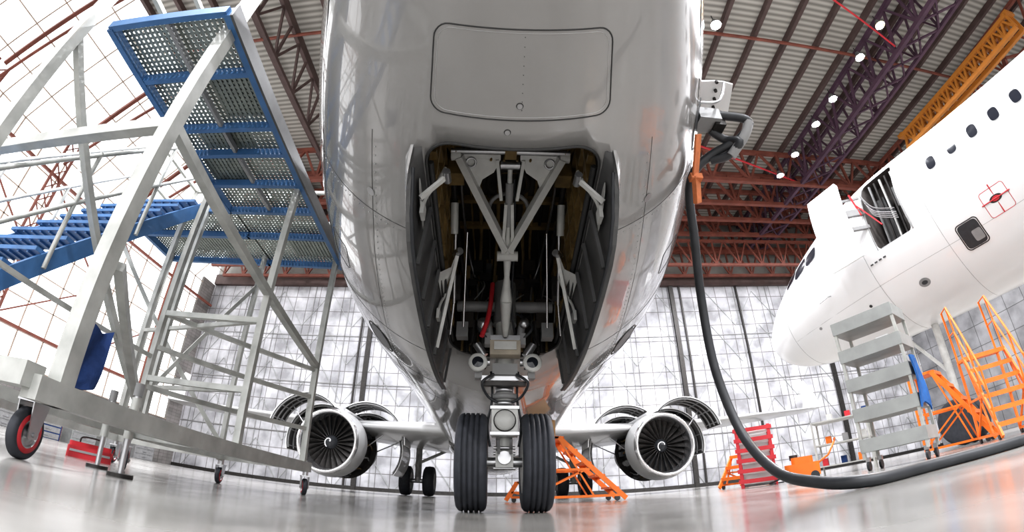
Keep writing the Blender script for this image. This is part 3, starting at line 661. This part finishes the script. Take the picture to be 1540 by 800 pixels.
for (x,y) in((-2.07,2.1),(-2.6,2.5)):
    b.cyl((x,y,.01),(x,y,.48),.016,bare);b.cyl((x,y,0),(x,y,.02),.07,darkm);b.cyl((x,y,.2),(x,y,.42),.026,galv);b.beam((x,y,.3),(-2.0,y,.3),.03,.03,galv);b.cyl((x,y,.43),(x,y,.50),.026,greyp)
b.obj('casters_and_jacks',DK)
b=B()
rows=[]
for j in range(9):
    t=j/8;rows.append([V((-2.90+.03*math.sin(6*u+3*t)+.02*u,2.35+.28*u*(1-.25*t),.93-.42*t-.05*math.sin(3*u))) for u in np.linspace(0,1,9)])
b.shell(rows,.02,bluec);b.beam((-2.95,1.2,.93),(-2.95,3.2,.93),.03,.03,galv);b.obj('hanging_cloth',DK)

# ---------------------------------------------------------------- trolley right
e1=V((.49,-.87,0)).normalized();e2=V((.87,.49,0)).normalized()
TR=empty('parts_trolley');b=B()
o=V((3.98,4.62,0));M=Matrix(((e1.x,e2.x,0,o.x),(e1.y,e2.y,0,o.y),(0,0,1,0),(0,0,0,1)));b.M=M
W,D=.78,.55
for z in(.22,.58,.94,1.30,1.66):
    b.box((W/2,D/2,z),(W,D,.012),trolleym)
    for (c,d) in(((W/2,0,z+.07),(W,.012,.15)),((W/2,D,z+.07),(W,.012,.15)),((0,D/2,z+.07),(.012,D,.15)),((W,D/2,z+.07),(.012,D,.15))): b.box(c,d,trolleym)
for x in(.02,W-.02):
    for y in(.02,D-.02): b.box((x,y,.96),(.035,.035,1.66),galv)
for x in(.05,W-.05):
    for y in(.05,D-.05):
        b.cyl((x-.015,y,.055),(x+.015,y,.055),.055,black,n=20);b.box((x,y,.13),(.05,.05,.05),bare)
for k,(x,y,z,w_,h,mm) in enumerate(((.2,.2,.28,.2,.1,card),(.5,.3,.66,.2,.16,greyp),(.3,.25,1.02,.3,.12,blue),(.55,.2,1.40,.15,.16,whitep))): b.box((x,y,z),(w_,.2,h),mm)
b.obj('frame_and_trays',TR)
b=B();b.M=M;rows=[]
for j in range(9):
    t=j/8;rows.append([V((W+.03+.02*math.sin(5*u+4*t),-.02+.34*u,1.14-.52*t-.16*t*abs(u-.4))) for u in np.linspace(0,1,8)])
b.shell(rows,.02,mat('blue_rag',(.02,.10,.30),.9,0,.3,9,.5));b.obj('rag',TR)

# ---------------------------------------------------------------- ladders, stairs
def rolladder(name,loc,rz,w,n,rise,run,handr=True,m=orange,plat=.4):
    p=empty(name,loc,rz);b=B()
    H=n*rise
    for k in range(1,n+1): b.box((0,run*k,rise*k),(w,run*.75,.03),m);b.box((0,run*k-run*.37,rise*k-.02),(w,.015,.05),m)
    b.box((0,run*n+plat/2,H),(w,plat,.04),m)
    for s in(-1,1):
        x=s*w/2;b.beam((x,0.02,.03),(x,run*n,H),.03,.07,m);b.beam((x,run*n+plat,.06),(x,run*n+plat,H),.035,.035,m);b.beam((x,.1,.08),(x,run*n+plat,.08),.035,.035,m)
        b.beam((x,run*n*.5,.08),(x,run*n,H*.98),.025,.025,m);b.beam((x,run*n*.55,H*.5),(x,run*n+plat,H*.5),.03,.03,m)
        b.beam((x,run*n+plat,.1),(x,run*n*.6,H*.5),.025,.025,m)
        if handr:
            b.tube([(x,run,rise+.75),(x,run*n,H+.8),(x,run*n+plat,H+.8),(x,run*n+plat,H)],.016,m,8,4,False)
            b.tube([(x,run,rise+.4),(x,run*n,H+.42),(x,run*n+plat,H+.42)],.013,m,8,4,False)
            for k in(1,n//2,n): b.cyl((x,run*k,rise*k),(x,run*k,rise*k+.77),.014,m,n=8)
        for y in(.15,run*n+plat-.03): b.cyl((x-.015,y,.04),(x+.015,y,.04),.04,black,n=14)
    b.obj('steps_and_frame',p);return p
def face(x,y): return -math.atan2(x,y)
rolladder('rolling_step_ladder',(6.2,3.95,0),face(5.6,3.7)+.35,.62,6,.20,.12,plat=.3)
rolladder('rolling_step_ladder.001',(7.4,5.2,0),face(6.7,4.75)+1.45,.55,5,.26,.15,False)
rolladder('rolling_step_ladder.002',(3.9,8.1,0),-1.1,.5,3,.2,.17,False)
p=rolladder('rolling_step_ladder.003',(1.62,6.9,0),pi/2,.62,5,.185,.19,False)
b=B();b.box((.46,6.8,1.07),(.34,.3,.24),card);b.box((.46,6.8,1.192),(.34,.05,.004),whitep);b.obj('cardboard_box')
rolladder('rolling_step_ladder.004',(-.12,7.9,0),-pi/2,.4,2,.16,.10,False,plat=.25)
b=B();b.M=Matrix.Translation((3.45,6.7,0))@Matrix.Rotation(-.5,4,'Z')
for x in(0,.5):
    b.box((x,0,.46),(.05,.05,.92),red);b.box((x,.3,.46),(.05,.05,.92),red)
for k in range(6): b.box((.25,-.02,.1+k*.155),(.6,.03,.06),red);b.box((.25,.15,.06+k*.155),(.5,.3,.015),whitep)
b.box((.25,.32,.46),(.5,.01,.9),whitep)
b.obj('red_slatted_rack')
b=B();b.M=Matrix.Translation((4.0,5.9,0))@Matrix.Rotation(-.6,4,'Z')
b.prism(rrect(-.24,.24,-.18,.18,.08),.06,.24,orange);b.prism(rrect(-.14,.16,-.13,.13,.06),.24,.33,orange);b.cyl((-.1,0,.3),(-.1,0,.37),.06,darkm)
for x in(-.16,.16):
    for s in(-1,1): b.cyl((x,s*.17,.06),(x,s*.2,.06),.06,black)
b.tube([(.2,0,.2),(.38,0,.3),(.5,0,.48),(.5,.1,.5),(.5,-.1,.5)],.014,orange,8,4,False);b.tube([(-.2,0,.12),(-.4,.1,.05),(-.5,.3,.02),(-.3,.45,.02)],.012,black)
b.obj('floor_cleaning_machine')
b=B();b.M=Matrix.Translation((5.0,6.9,0))@Matrix.Rotation(-.8,4,'Z')
for x in(0,.9):
    for y in(0,.5): b.box((x,y,.45),(.03,.03,.9),galv)
for z in(.15,.5,.88): b.box((.45,.25,z),(.93,.52,.02),galv)
for k in range(9): b.box((.1+.1*k,.2+.1*(k%2),.22+.36*(k%3)*1.0),(.09,.12,.12),[red,orange,white,bluec,greyp][k%5])
b.obj('tool_shelf')
b=B();b.M=Matrix.Translation((-3.75,3.35,0))@Matrix.Rotation(.9,4,'Z')
b.prism(rrect(-.2,.2,-.1,.1,.02,3),.0,.10,red);b.prism(rrect(-.19,.19,-.05,.05,.02,3),.10,.14,red);b.tube([(-.1,0,.14),(-.08,0,.19),(.08,0,.19),(.1,0,.14)],.008,darkm);b.box((0,-.1,.06),(.36,.01,.02),bare)
b.obj('red_toolbox')
b=B()
for k in range(9):
    y=6+k*3.1;h=random.choice([1.2,1.6,2.1]);mm=random.choice([greyp,trolleym,bluec,white]);b.box((XL+2.6,y,h/2),(1.0,2.2,h),mm)
    for j in range(3): b.box((XL+3.12,y,h*(j+.5)/3),(.03,2.0,h/3-.08),greyp);b.box((XL+3.16,y,h*(j+.5)/3),(.03,.4,.05),bare)
b.obj('storage_cabinets')

# ---------------------------------------------------------------- world + camera
w=bpy.data.worlds.new('world');S.world=w;w.use_nodes=True;nt=w.node_tree;bg=nt.nodes['Background']
bg.inputs[0].default_value=(.985,.99,1,1);bg.inputs[1].default_value=2.1
A=math.radians(28.7);FPX=673.
cam=bpy.data.cameras.new('camera');co=bpy.data.objects.new('camera',cam);C.objects.link(co)
co.location=(0,0,.12);co.rotation_euler=(pi/2+A,0,0)
cam.type='PANO';cam.sensor_width=36;cam.sensor_height=36*800/1540;cam.clip_start=.01;cam.clip_end=500
cy=cam.cycles if hasattr(cam,'cycles') else cam
cy.panorama_type='FISHEYE_LENS_POLYNOMIAL';cy.fisheye_fov=pi
f2_=2*FPX*36/1540;r=np.linspace(0,22,200);k=np.polyfit(r,2*np.arctan(r/f2_),4)[::-1]
for i in range(5): setattr(cy,'fisheye_polynomial_k%d'%i,-float(k[i]))
S.camera=co
